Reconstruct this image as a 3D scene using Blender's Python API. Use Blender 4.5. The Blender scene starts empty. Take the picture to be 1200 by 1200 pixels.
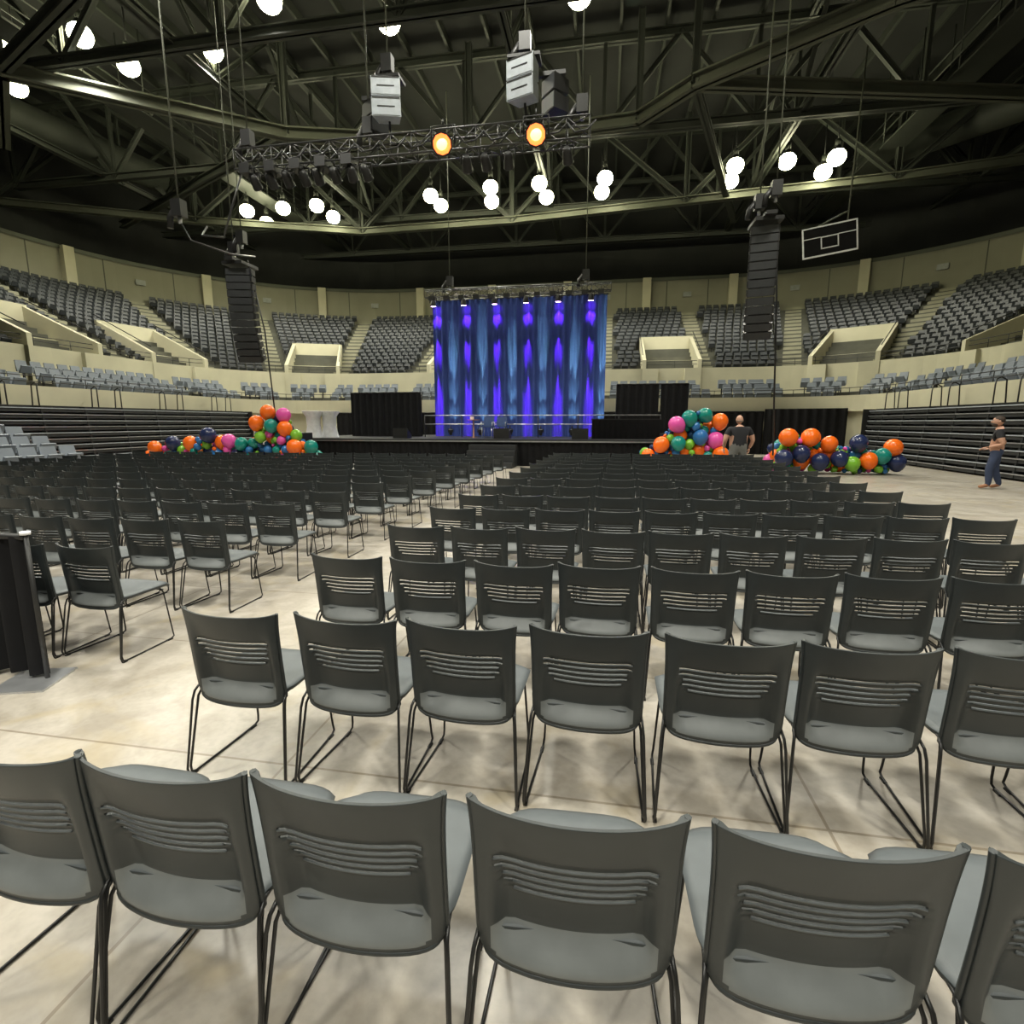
import bpy, math, random
from mathutils import Vector, Matrix
random.seed(7)
scene = bpy.context.scene
pi = math.pi
CAM = (3.87, 0.32, 1.62)
YAW = math.radians(10)
cY, sY = math.cos(YAW), math.sin(YAW)
def L(x, y):
    "survey coordinates (right / ahead of the tripod) -> hall coordinates"
    return (CAM[0] + x*cY - y*sY, CAM[1] + x*sY + y*cY)

# ------------------------------------------------------------ materials
MATS = {}
def mat(name, col, rough=0.6, metal=0.0, var=0.12, scale=6.0, bump=0.0, emis=None, estr=0.0, spec=0.5, bscale=None):
    if name in MATS: return MATS[name]
    m = bpy.data.materials.new(name); m.use_nodes = True
    nt = m.node_tree; b = nt.nodes['Principled BSDF']
    b.inputs['Roughness'].default_value = rough
    b.inputs['Metallic'].default_value = metal
    b.inputs['Specular IOR Level'].default_value = spec
    tc = nt.nodes.new('ShaderNodeTexCoord')
    no = nt.nodes.new('ShaderNodeTexNoise'); no.inputs['Scale'].default_value = scale
    no.inputs['Detail'].default_value = 4
    nt.links.new(tc.outputs['Object'], no.inputs['Vector'])
    cr = nt.nodes.new('ShaderNodeValToRGB')
    cr.color_ramp.elements[0].position = 0.3; cr.color_ramp.elements[1].position = 0.7
    cr.color_ramp.elements[0].color = [c*(1-var) for c in col]+[1]
    cr.color_ramp.elements[1].color = [min(1, c*(1+var)) for c in col]+[1]
    nt.links.new(no.outputs['Fac'], cr.inputs['Fac'])
    nt.links.new(cr.outputs['Color'], b.inputs['Base Color'])
    if bump:
        n2 = nt.nodes.new('ShaderNodeTexNoise'); n2.inputs['Scale'].default_value = bscale or scale*8
        nt.links.new(tc.outputs['Object'], n2.inputs['Vector'])
        bp = nt.nodes.new('ShaderNodeBump'); bp.inputs['Strength'].default_value = bump
        bp.inputs['Distance'].default_value = 0.01
        nt.links.new(n2.outputs['Fac'], bp.inputs['Height'])
        nt.links.new(bp.outputs['Normal'], b.inputs['Normal'])
    if emis:
        b.inputs['Emission Color'].default_value = list(emis)+[1]
        b.inputs['Emission Strength'].default_value = estr
    MATS[name] = m
    return m

def floor_mat():
    m = bpy.data.materials.new('polished_concrete'); m.use_nodes = True
    nt = m.node_tree; b = nt.nodes['Principled BSDF']
    tc = nt.nodes.new('ShaderNodeTexCoord')
    def noise(s, d, dist=0.0):
        n = nt.nodes.new('ShaderNodeTexNoise'); n.inputs['Scale'].default_value = s
        n.inputs['Detail'].default_value = d; n.inputs['Distortion'].default_value = dist
        nt.links.new(tc.outputs['Object'], n.inputs['Vector']); return n
    def ramp(n, p0, c0, p1, c1):
        r = nt.nodes.new('ShaderNodeValToRGB'); e = r.color_ramp.elements
        e[0].position = p0; e[0].color = c0; e[1].position = p1; e[1].color = c1
        nt.links.new(n.outputs['Fac'], r.inputs['Fac']); return r
    def mix(a, bb, fac, mode):
        x = nt.nodes.new('ShaderNodeMixRGB'); x.blend_type = mode
        nt.links.new(a, x.inputs[1]); nt.links.new(bb, x.inputs[2])
        if isinstance(fac, float): x.inputs[0].default_value = fac
        else: nt.links.new(fac, x.inputs[0])
        return x.outputs[0]
    r1 = ramp(noise(0.7, 6, 0.6), 0.3, (0.40, 0.36, 0.305, 1), 0.7, (0.52, 0.48, 0.42, 1))
    r2 = ramp(noise(3.2, 8, 1.2), 0.35, (0.74, 0.72, 0.68, 1), 0.60, (1, 1, 1, 1))
    r3 = ramp(noise(1.3, 8, 2.0), 0.54, (0, 0, 0, 1), 0.68, (1, 1, 1, 1))
    r4 = ramp(noise(30, 4), 0.3, (0.84, 0.84, 0.84, 1), 0.6, (1, 1, 1, 1))
    st = nt.nodes.new('ShaderNodeRGB'); st.outputs[0].default_value = (0.38, 0.31, 0.19, 1)
    c = mix(r1.outputs[0], r2.outputs[0], 0.8, 'MULTIPLY')
    c = mix(c, r4.outputs[0], 0.7, 'MULTIPLY')
    ma = nt.nodes.new('ShaderNodeMath'); ma.operation = 'MULTIPLY'; ma.inputs[1].default_value = 0.5
    nt.links.new(r3.outputs[0], ma.inputs[0])
    c = mix(c, st.outputs[0], ma.outputs[0], 'MIX')
    br = nt.nodes.new('ShaderNodeTexBrick'); br.offset = 0.0
    br.inputs['Scale'].default_value = 1.0; br.inputs['Brick Width'].default_value = 2.4; br.inputs['Row Height'].default_value = 1.2
    br.inputs['Mortar Size'].default_value = 0.007; br.inputs['Mortar Smooth'].default_value = 0.1
    br.inputs['Color1'].default_value = (1,1,1,1); br.inputs['Color2'].default_value = (.92,.92,.92,1); br.inputs['Mortar'].default_value = (.60,.56,.51,1)
    nt.links.new(tc.outputs['Object'], br.inputs['Vector'])
    c = mix(c, br.outputs['Color'], 1.0, 'MULTIPLY')
    nt.links.new(c, b.inputs['Base Color'])
    rr = ramp(noise(2.0, 5), 0.3, (0.28,)*3+(1,), 0.7, (0.45,)*3+(1,))
    nt.links.new(rr.outputs[0], b.inputs['Roughness'])
    b.inputs['Specular IOR Level'].default_value = 0.5
    return m

M_FLOOR = floor_mat()
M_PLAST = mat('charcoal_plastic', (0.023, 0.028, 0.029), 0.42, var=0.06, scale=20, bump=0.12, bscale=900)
M_PLAST_LIT = mat('lit_charcoal_plastic', (0.086, 0.097, 0.102), 0.5, var=0.05, scale=20, bump=0.08, bscale=700)  # same charcoal plastic, lightened: light on the seat tops is in the colour
M_LEDGE_LIT = mat('lit_ledge_plastic', (0.145, 0.157, 0.157), 0.5, var=0.05, scale=20)  # same plastic again, paler: overhead light on the ledge painted in
M_ROD = mat('black_rod', (0.03, 0.03, 0.03), 0.35, 0.6)
M_CREAM = mat('cream_paint', (0.53, 0.50, 0.36), 0.75, var=0.07, scale=0.8)
M_CREAM2 = mat('wall_block_paint', (0.26, 0.25, 0.185), 0.8, var=0.08, scale=0.6)
M_CONC = mat('tier_concrete', (0.09, 0.09, 0.07), 0.85, var=0.15, scale=1.5)
M_STEP = mat('aisle_step', (0.28, 0.27, 0.19), 0.85, var=0.1, scale=2)
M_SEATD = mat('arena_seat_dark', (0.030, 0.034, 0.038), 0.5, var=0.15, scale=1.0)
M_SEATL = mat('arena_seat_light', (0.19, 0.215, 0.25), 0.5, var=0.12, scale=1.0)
M_BLACK = mat('black_metal', (0.02, 0.02, 0.02), 0.45, 0.2)
M_BLK2 = mat('black_deck', (0.03, 0.032, 0.034), 0.5)
M_DRAPE = mat('black_drape', (0.012, 0.012, 0.013), 0.9, spec=0.15)
M_STEEL = mat('roof_steel', (0.090, 0.095, 0.070), 0.6, 0.1, var=0.15, scale=0.5)
M_STEEL2 = mat('roof_steel_dark', (0.036, 0.040, 0.032), 0.6, 0.1, var=0.15, scale=0.5)
M_DECK = mat('roof_deck', (0.018, 0.019, 0.018), 0.9, var=0.25, scale=0.5)
M_ALU = mat('aluminium', (0.55, 0.56, 0.58), 0.35, 0.8)
M_SIGN = mat('sign_plate', (0.30, 0.31, 0.29), 0.6)
M_TRUSS = mat('truss_black', (0.06, 0.06, 0.06), 0.35, 0.5)
M_GREY = mat('speaker_grey', (0.36, 0.39, 0.42), 0.5)
M_WHITE = mat('white_cloth', (0.85, 0.86, 0.88), 0.8)
M_LAMP = mat('lamp_glow', (1, 1, 0.9), 0.4, emis=(1.0, 0.97, 0.62), estr=40)
M_WARM = mat('warm_lamp', (1, .4, .1), 0.4, emis=(1.0, 0.14, 0.03), estr=3)
M_WARMC = mat('warm_filament', (1, .6, .3), 0.4, emis=(1.0, 0.36, 0.14), estr=4)
M_PURP = mat('purple_lamp', (.6, .3, 1), 0.4, emis=(0.8, 0.5, 1.0), estr=14)
M_EXIT = mat('exit_sign_red', (0.8, .05, .03), 0.4, emis=(1, .08, .04), estr=2)
M_OPEN = mat('dark_opening', (0.22, 0.18, 0.155), 0.9)

# ------------------------------------------------------------ mesh builder
class MB:
    def __init__(s): s.v = []; s.f = []; s.m = []; s.mats = []; s.sm = []
    def mi(s, m):
        if m not in s.mats: s.mats.append(m)
        return s.mats.index(m)
    def face(s, idx, m, smooth=False):
        s.f.append(idx); s.m.append(s.mi(m)); s.sm.append(smooth)
    def hexa(s, p, m):
        o = len(s.v); s.v += [tuple(q) for q in p]
        for q in ((0,3,2,1),(4,5,6,7),(0,1,5,4),(1,2,6,5),(2,3,7,6),(3,0,4,7)):
            s.face([o+i for i in q], m)
    def box(s, lo, hi, m, rz=0.0, piv=None):
        x0,y0,z0 = lo; x1,y1,z1 = hi
        p = [(x0,y0,z0),(x1,y0,z0),(x1,y1,z0),(x0,y1,z0),(x0,y0,z1),(x1,y0,z1),(x1,y1,z1),(x0,y1,z1)]
        if rz:
            if piv is None: piv = ((x0+x1)/2, (y0+y1)/2)
            c, n = math.cos(rz), math.sin(rz)
            p = [(piv[0]+(a-piv[0])*c-(b-piv[1])*n, piv[1]+(a-piv[0])*n+(b-piv[1])*c, z) for a,b,z in p]
        s.hexa(p, m)
    def fbox(s, mtx, lo, hi, m):
        x0,y0,z0 = lo; x1,y1,z1 = hi
        p = [(x0,y0,z0),(x1,y0,z0),(x1,y1,z0),(x0,y1,z0),(x0,y0,z1),(x1,y0,z1),(x1,y1,z1),(x0,y1,z1)]
        s.hexa([mtx @ Vector(q) for q in p], m)
    def tube(s, pts, r, m, n=6, smooth=True, cap=True):
        pts = [Vector(p) for p in pts]
        rs = r if isinstance(r, (list, tuple)) else [r]*len(pts)
        o = len(s.v); prev = None
        for i, p in enumerate(pts):
            if i == 0: d = pts[1]-pts[0]
            elif i == len(pts)-1: d = pts[-1]-pts[-2]
            else: d = (pts[i+1]-p).normalized() + (p-pts[i-1]).normalized()
            if d.length < 1e-9: d = Vector((0,0,1))
            d.normalize()
            if prev is None:
                a = Vector((0,0,1)) if abs(d.z) < 0.9 else Vector((1,0,0))
                u = d.cross(a).normalized()
            else:
                u = (prev - d*prev.dot(d)).normalized()
            prev = u; w = d.cross(u)
            for k in range(n):
                t = 2*pi*(k+.5)/n
                s.v.append(tuple(p + (u*math.cos(t)+w*math.sin(t))*rs[i]))
        for i in range(len(pts)-1):
            for k in range(n):
                a = o+i*n+k; b = o+i*n+(k+1) % n
                s.face([a, b, b+n, a+n], m, smooth)
        if cap:
            s.face([o+k for k in reversed(range(n))], m)
            s.face([o+(len(pts)-1)*n+k for k in range(n)], m)
    def ell(s, c, rad, m, nu=14, nv=9, fn=None, mtx=None):
        o = len(s.v); c = Vector(c)
        for j in range(nv+1):
            th = pi*j/nv
            for i in range(nu):
                ph = 2*pi*i/nu
                q = Vector((math.sin(th)*math.cos(ph), math.sin(th)*math.sin(ph), math.cos(th)))
                if fn: q = fn(q)
                q = Vector((q.x*rad[0], q.y*rad[1], q.z*rad[2]))
                if mtx: q = mtx @ q
                s.v.append(tuple(c+q))
        for j in range(nv):
            for i in range(nu):
                a = o+j*nu+i; b = o+j*nu+(i+1) % nu
                s.face([a, a+nu, b+nu, b], m, True)
    def mesh(s, name):
        me = bpy.data.meshes.new(name)
        me.from_pydata(s.v, [], s.f)
        for m in s.mats: me.materials.append(m)
        me.polygons.foreach_set('material_index', s.m)
        me.polygons.foreach_set('use_smooth', s.sm)
        me.update(); return me
    def obj(s, name, loc=(0,0,0), rz=0.0):
        o = bpy.data.objects.new(name, s.mesh(name))
        o.location = loc; o.rotation_euler = (0, 0, rz)
        scene.collection.objects.link(o); return o

def sstep(a, b, x):
    t = max(0, min(1, (x-a)/(b-a))); return t*t*(3-2*t)

# ------------------------------------------------------------ stacking chair
def chair_mesh():
    B = MB()
    slots = [0.558, 0.584, 0.610, 0.636, 0.662]
    Z0, ZT = .363, .797
    zs = [Z0,.367,.374,.383,.392,.400,.408,.418,.428,.438,.448,.458,.470,.485,.505,.525,.543]
    for z in slots: zs += [z, z+.007]
    zs += [.688,.710,.732,.750,.765,.777,.786,.793,ZT]
    us = [-1,-.975,-.94,-.90,-.86,-.80,-.72,-.62,-.5,-.38,-.25,-.12,0,.12,.25,.38,.5,.62,.72,.80,.86,.90,.94,.975,1]
    F = []; K = []
    for z in zs:
        t = (z-Z0)/(ZT-Z0)
        for u in us:
            w = .221+.004*t+.009*t**7
            a = abs(u)
            zz = z + (1-t)**6*.045*a**9 + t**9*(.012*a**5) - (t**9)*.003*(1-a*a)
            yf = -.236-.040*t
            led = sstep(.380,.468,z)
            if z < .468: yi = -.242+.052*led
            else: yi = -.190-.086*sstep(.45,.82,z)
            m = sstep(.66,.90,a)
            low = 1-sstep(.374,.388,z)
            m = max(m, low, sstep(.755,.795,z))
            y = yi*(1-m)+yf*m + .043*u*u
            thick = .008+.018*sstep(.88,.95,a)*(1-t*.3)
            K.append((u*w, y, zz)); F.append((u*w, y+thick, zz))
    nU = len(us); nZ = len(zs); o = len(B.v)
    B.v += K; oF = len(B.v); B.v += F
    def hole(i, j):
        if i < 0 or j < 0 or i >= nZ-1 or j >= nU-1: return True
        for k, z in enumerate(slots):
            if abs(zs[i]-z) < 1e-6:
                lim = (.60,.68,.70,.78,.78)[k]
                return abs((us[j]+us[j+1])/2) < lim
        return False
    for i in range(nZ-1):
        for j in range(nU-1):
            if hole(i, j): continue
            a, b, c, d = i*nU+j, i*nU+j+1, (i+1)*nU+j+1, (i+1)*nU+j
            zm = zs[i]; um = abs((us[j]+us[j+1])/2)
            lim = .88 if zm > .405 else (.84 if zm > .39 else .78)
            mm = M_LEDGE_LIT if (.380 < zm < .4575 and um < lim) else M_PLAST  # lit band of the ledge painted by the paler tone
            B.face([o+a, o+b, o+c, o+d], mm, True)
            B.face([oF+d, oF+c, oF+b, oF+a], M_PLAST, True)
            for (di, dj, p, q) in ((-1,0,a,b),(0,1,b,c),(1,0,c,d),(0,-1,d,a)):
                if hole(i+di, j+dj): B.face([o+q, o+p, oF+p, oF+q], M_PLAST, False)
    edge = []
    for i in range(nZ-1, -1, -1): edge.append(Vector(K[i*nU]).lerp(Vector(F[i*nU]), .5))
    for j in range(1, nU): edge.append(Vector(K[j]).lerp(Vector(F[j]), .5))
    for i in range(1, nZ): edge.append(Vector(K[i*nU+nU-1]).lerp(Vector(F[i*nU+nU-1]), .5))
    B.tube(edge, [.008]*len(edge), M_PLAST, 6)
    for k, z in enumerate(slots):
        lim = (.62,.66,.72,.76,.80)[k]
        pts = []
        i = [n for n, q in enumerate(zs) if abs(q-z) < 1e-6][0]
        for j, u in enumerate(us):
            if abs(u) <= lim: pts.append(Vector(K[i*nU+j]) + Vector((0,-.001,-.001)))
        B.tube(pts, .0028, M_PLAST_LIT, 5)  # paler tubes paint the highlight lines along the slots
    nu, nv = 15, 18; top = []; bot = []
    for iv in range(nv):
        v = iv/(nv-1)
        for iu in range(nu):
            u = -1+2*iu/(nu-1); a = abs(u)
            w = .236 - .03*sstep(.8,1,v)*1 - .015*(1-sstep(0,.15,v))
            y = -.190+.430*v - .03*a**5*sstep(.7,1,v)
            z = .448 - .014*(1-u*u)*math.sin(pi*min(1, v*1.1)) - .03*sstep(.78,1.05,v)**1.5 - .010*a**6
            top.append((u*w, y, z)); bot.append((u*w*.97, y*.985, z-.020))
    o = len(B.v); B.v += top; ob = len(B.v); B.v += bot
    for i in range(nv-1):
        for j in range(nu-1):
            a, b, c, d = i*nu+j, i*nu+j+1, (i+1)*nu+j+1, (i+1)*nu+j
            B.face([o+a,o+b,o+c,o+d], M_PLAST_LIT, True); B.face([ob+d,ob+c,ob+b,ob+a], M_PLAST, True)  # top painted as lit, underside left charcoal
            for cond, p, q in ((i==0,a,b),(j==nu-2,b,c),(i==nv-2,c,d),(j==0,d,a)):
                if cond: B.face([o+q,o+p,ob+p,ob+q], M_PLAST, True)
    r = .0056
    for s in (-1, 1):
        B.tube([(s*.10,-.12,.422),(s*.19,-.15,.422),(s*.214,-.175,.412),(s*.224,-.20,.37),(s*.246,-.262,.05),(s*.247,-.258,.018),(s*.245,-.235,.008),
                (s*.235,.00,.007),(s*.228,.155,.008),(s*.226,.180,.018),(s*.222,.178,.05),(s*.205,.150,.37),(s*.19,.13,.418),(s*.10,.12,.422)], r, M_ROD, 6)
        B.tube([(s*.216,-.10,.422),(s*.224,-.18,.425),(s*.230,-.212,.40),(s*.235,-.225,.36),(s*.252,-.276,.04),(s*.250,-.268,.012)], r, M_ROD, 6)
        B.box((s*.246-.008,-.262,.0),(s*.246+.008,-.23,.008), M_ROD)
        B.box((s*.229-.008,.12,.0),(s*.229+.008,.16,.008), M_ROD)
    B.tube([(-.205,.150,.39),(.205,.150,.39)], .005, M_ROD, 6)
    return B.mesh('stacking_chair')
CH = chair_mesh()
FWD = math.radians(-1.0)
def put_chair(x, y, drot=0.0):
    "x,y = survey position of the top of the backrest"
    a, b = L(x, y)
    rz = FWD + drot
    ox, oy = -math.sin(rz)*.268, math.cos(rz)*.268
    o = bpy.data.objects.new('stacking_chair', CH)
    o.location = (a+ox, b+oy, 0); o.rotation_euler = (0, 0, rz)
    scene.collection.objects.link(o)
R = random.Random(3)
for x, dr in ((-1.31,.0),(-.867,.01),(-.390,.03),(.130,.05),(.645,.05),(1.150,.06)):
    put_chair(x, .975-.150*(x-.1), dr)
starts = [(-1.245,2.17),(-1.045,3.14),(-.79,4.15)]
for n in range(1, 12): starts.append((-.79+.195*n, 4.15+.93*n))
for k, (sx, sy) in enumerate(starts):
    for c in range(10):
        put_chair(sx+c*.516+R.uniform(-.012,.012), sy-c*.073+R.uniform(-.02,.02), R.uniform(-.03,.03))
for n in range(12):
    sx, sy = -2.9+.222*n, 3.43+.95*n
    for c in range(24):
        x = sx-c*.517; y = sy+c*.073
        if x < -1.02*y-1.2 or L(x, y)[0] < -9.7: continue
        put_chair(x+R.uniform(-.012,.012), y+R.uniform(-.02,.02), R.uniform(-.03,.03))

# ------------------------------------------------------------ bowl path
CXc, CYc, R0 = 12.0, 26.0, 4.0
REF = 13.0
L1 = 30.0; LA = pi/2*REF; LE = 24.0
STOT = 2*L1+2*LA+LE
def path(s, d):
    "s along reference line, d outward offset -> point, outward normal, local scale"
    if s < L1: return Vector((-(CXc+R0+d), -4+s, 0)), Vector((-1,0,0)), 1.0
    s -= L1
    if s < LA:
        t = s/REF; n = Vector((-math.cos(t), math.sin(t), 0))
        return Vector((-CXc, CYc, 0)) + n*(R0+d), n, (R0+d)/REF
    s -= LA
    if s < LE: return Vector((-CXc+s, CYc+R0+d, 0)), Vector((0,1,0)), 1.0
    s -= LE
    if s < LA:
        t = s/REF; n = Vector((math.sin(t), math.cos(t), 0))
        return Vector((CXc, CYc, 0)) + n*(R0+d), n, (R0+d)/REF
    s -= LA
    return Vector(((CXc+R0+d), CYc-s, 0)), Vector((1,0,0)), 1.0
def samples(s0=0, s1=STOT, st=1.3):
    out = [s0]
    while out[-1]+st < s1: out.append(out[-1]+st)
    out.append(s1); return out
def sweep(B, prof, m, s0=0, s1=STOT, st=1.0, smooth=False):
    ss = samples(s0, s1, st); o = len(B.v); n = len(prof)
    for s in ss:
        for d, z in prof:
            p, _, _ = path(s, d); B.v.append((p.x, p.y, z))
    for i in range(len(ss)-1):
        for k in range(n-1):
            a = o+i*n+k; B.face([a, a+n, a+n+1, a+1], m, smooth)
def swalk(B, d, z, r, m, s0=0, s1=STOT, st=1.3):
    B.tube([(path(s,d)[0].x, path(s,d)[0].y, z) for s in samples(s0, s1, st)], r, m, 5)

AISLES = [6, 13.5, 21, 28.5, 35.5, 41.5, 47.5, 54, 60, 66, 72, 78, 84.5, 90.5, 96.5, 103, 111, 118]
VOMS = [25, 32.3, 45.0, 56.5, 70.0, 82.0, 93.5, 100.5]
B = MB()
U0, UZ, UP, UR, UN = 4.4, 4.5, 0.56, 0.315, 17
prof = [(U0-.3, UZ-.05)]
for i in range(UN):
    d = U0+i*UP; z = UZ+i*UR
    prof += [(d, z-.02 if i else UZ-.05), (d, z), (d+UP, z)]
prof += [(14.2, UZ+(UN-1)*UR)]
sweep(B, prof, M_CONC)
lz = [2.55, 2.85, 3.15]
prof = [(.15, 2.5)]
for i, z in enumerate(lz): prof += [(.3+i*.85, z-.01), (.3+i*.85, z), (.3+(i+1)*.85, z)]
prof += [(4.1, 3.15)]
sweep(B, prof, M_CONC)
B.obj('grandstand_tier')

B = MB()
sweep(B, [(0,0),(0.35,0),(0.35,2.15),(0,2.15),(0,2.9),(.15,2.9),(.15,2.4)], M_CREAM)
sweep(B, [(4.1,3.15),(4.1,UZ+.32),(4.28,UZ+.32),(4.28,UZ-.1)], M_CREAM)
wz = UZ+(UN-1)*UR
sweep(B, [(14.2,wz),(14.2,12.4),(15.2,12.4)], M_CREAM2)
for s in samples(3, STOT-3, 6.0):
    p, n, _ = path(s, 14.0); rz = math.atan2(n.y, n.x)
    B.box((p.x-.25,p.y-.3,wz),(p.x+.25,p.y+.3,12.4), M_CREAM, rz)
sweep(B, [(14.1,12.2),(14.1,12.45),(14.25,12.45)], M_STEEL)
for s in samples(4.5, STOT-3, 3.0):
    p, n, _ = path(s, 14.19); rz = math.atan2(n.y, n.x)
    B.box((p.x-.015,p.y-.03,wz),(p.x+.015,p.y+.03,12.2), M_CONC, rz)
B.obj('wall_perimeter')
B = MB()
for s in samples(6, STOT-3, 6.0):
    p, n, _ = path(s, 14.1); rz = math.atan2(n.y, n.x)
    B.box((p.x-.03,p.y-.3,11.0),(p.x+.03,p.y+.3,11.35), M_SIGN, rz)
B.obj('section_sign')
B = MB()
sweep(B, [(15.2,12.4),(15.2,19.6)], M_DECK)
B.obj('wall_upper')

def drape(B, p0, p1, z0, z1, m, amp=.05, wl=.28, nz=2, step=.035):
    p0 = Vector(p0); p1 = Vector(p1); d = p1-p0; ln = d.length; d.normalize(); nrm = Vector((-d.y, d.x))
    n = max(4, int(ln/step)); o = len(B.v)
    for i in range(n+1):
        t = ln*i/n
        a = amp*(math.sin(2*pi*t/wl)+.35*math.sin(2*pi*t/(wl*2.7)+1))
        for k in range(nz+1):
            q = p0+d*t+nrm*a*(1-.15*k/nz)
            B.v.append((q.x, q.y, z0+(z1-z0)*k/nz))
    w = nz+1
    for i in range(n):
        for k in range(nz):
            a = o+i*w+k; B.face([a, a+w, a+w+1, a+1], m, True)
B = MB(); drape(B, (-11.8,29.7), (11.8,29.7), 0.0, 2.15, M_DRAPE, .06, .4, 1, .07)
drape(B, (11.8,29.6), (15.2,28.4), 0.0, 2.3, M_DRAPE, .06, .4, 1, .07)
B.tube([(-11.8,29.7,2.17),(11.8,29.7,2.17)], .03, M_BLACK)
B.obj('black_curtain_backdrop')

def seat(B, p, n, m, w=.46, k=1.0):
    rz = math.atan2(n.y, n.x) - pi/2
    M = Matrix.Translation(p) @ Matrix.Rotation(rz, 4, 'Z') @ Matrix.Scale(k, 4)
    h = w/2
    q = [(-h,.26,.40),(h,.26,.40),(h,.31,.40),(-h,.31,.40),(-h*.86,.36,.84),(h*.86,.36,.84),(h*.86,.39,.83),(-h*.86,.39,.83)]
    B.hexa([M @ Vector(a) for a in q], m)
    q = [(-h*.92,.16,.36),(h*.92,.16,.36),(h*.92,.25,.34),(-h*.92,.25,.34),(-h*.85,.06,.62),(h*.85,.06,.62),(h*.85,.11,.64),(-h*.85,.11,.64)]
    B.hexa([M @ Vector(a) for a in q], m)
    q = [(-.03,.24,0),(.03,.24,0),(.03,.30,0),(-.03,.30,0),(-.03,.24,.42),(.03,.24,.42),(.03,.30,.42),(-.03,.30,.42)]
    B.hexa([M @ Vector(a) for a in q], M_BLACK)
B = MB(); BS = MB()
for i in range(UN):
    d = U0+i*UP+.04; z = UZ+i*UR; s = 4.0
    while s < STOT-4:
        p, n, sc = path(s, d)
        if p.y > 8 and all(abs(s-a)*sc > .72 for a in AISLES) and not (i < 7 and any(abs(s-a)*sc < 1.9 for a in VOMS)):
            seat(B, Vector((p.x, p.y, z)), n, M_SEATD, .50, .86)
        s += .50/sc
    for a in AISLES:
        p, n, sc = path(a, U0+i*UP+UP/2)
        if p.y < 6: continue
        rz = math.atan2(n.y, n.x)-pi/2
        BS.box((p.x-.5,p.y-UP/2,z),(p.x+.5,p.y-.0,z+.16), M_STEP, rz, (p.x,p.y))
        BS.box((p.x-.5,p.y-.0,z),(p.x+.5,p.y+UP/2,z+.03), M_STEP, rz, (p.x,p.y))
B.obj('upper_arena_seating')
BS.obj('aisle_stairs')
B = MB()
for i in range(3):
    d = .3+i*.85+.15; s = 4.0
    while s < STOT-4:
        p, n, sc = path(s, d)
        if p.y > 6 and all(abs(s-a)*sc > .5 for a in AISLES):
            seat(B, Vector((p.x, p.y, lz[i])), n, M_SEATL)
        s += .54/sc
B.obj('lower_arena_seating')

for vi, s in enumerate(VOMS):
    B = MB()
    p, n, sc = path(s, 0); rz = math.atan2(n.y, n.x)-pi/2
    p4, _, _ = path(s, 3.9)
    M = Matrix.Translation(Vector((p4.x, p4.y, 0))) @ Matrix.Rotation(rz, 4, 'Z')
    hw = 1.7; dep = 4.2
    zt = UZ+.8; ze = UZ+dep/UP*UR+.35
    for sd in (-1, 1):
        x0, x1 = sorted((sd*hw, sd*(hw-.22)))
        q = [(x0,0,3.15),(x1,0,3.15),(x1,dep,3.15),(x0,dep,3.15),(x0,0,zt),(x1,0,zt),(x1,dep,ze),(x0,dep,ze)]
        B.hexa([M @ Vector(a) for a in q], M_CREAM)
    B.fbox(M, (-hw, dep-.2, 3.15), (hw, dep, ze), M_CREAM)
    B.fbox(M, (-hw, -.02, 3.15), (-hw*.45, .2, UZ+.3), M_CREAM)
    B.fbox(M, (hw*.45, -.02, 3.15), (hw, .2, UZ+.3), M_CREAM)
    B.fbox(M, (-hw+.22, 2.4, 3.15), (hw-.22, 2.6, 5.4), M_OPEN)
    B.fbox(M, (-hw, 2.3, 5.3), (hw, dep, 5.5), M_CREAM)
    B.tube([M @ Vector((-hw,0,zt+.3)), M @ Vector((-hw,dep,ze+.3))], .025, M_BLACK)
    B.tube([M @ Vector((hw,0,zt+.3)), M @ Vector((hw,dep,ze+.3))], .025, M_BLACK)
    B.fbox(M, (-.22, 2.33, 4.95), (.22, 2.4, 5.15), M_EXIT)
    B.obj('vomitory_entrance')

B = MB()
for z in (3.05, 3.25): swalk(B, .08, z, .018, M_BLACK, 2, STOT-2)
for s in samples(3, STOT-3, 1.6):
    p, _, _ = path(s, .08); B.tube([(p.x,p.y,2.88),(p.x,p.y,3.25)], .016, M_BLACK, 5)
for z in (UZ+.55, UZ+.75): swalk(B, 4.2, z, .018, M_BLACK, 2, STOT-2)
for s in samples(3, STOT-3, 1.6):
    p, _, _ = path(s, 4.2); B.tube([(p.x,p.y,UZ+.3),(p.x,p.y,UZ+.75)], .016, M_BLACK, 5)
B.obj('guard_railing')

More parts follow.
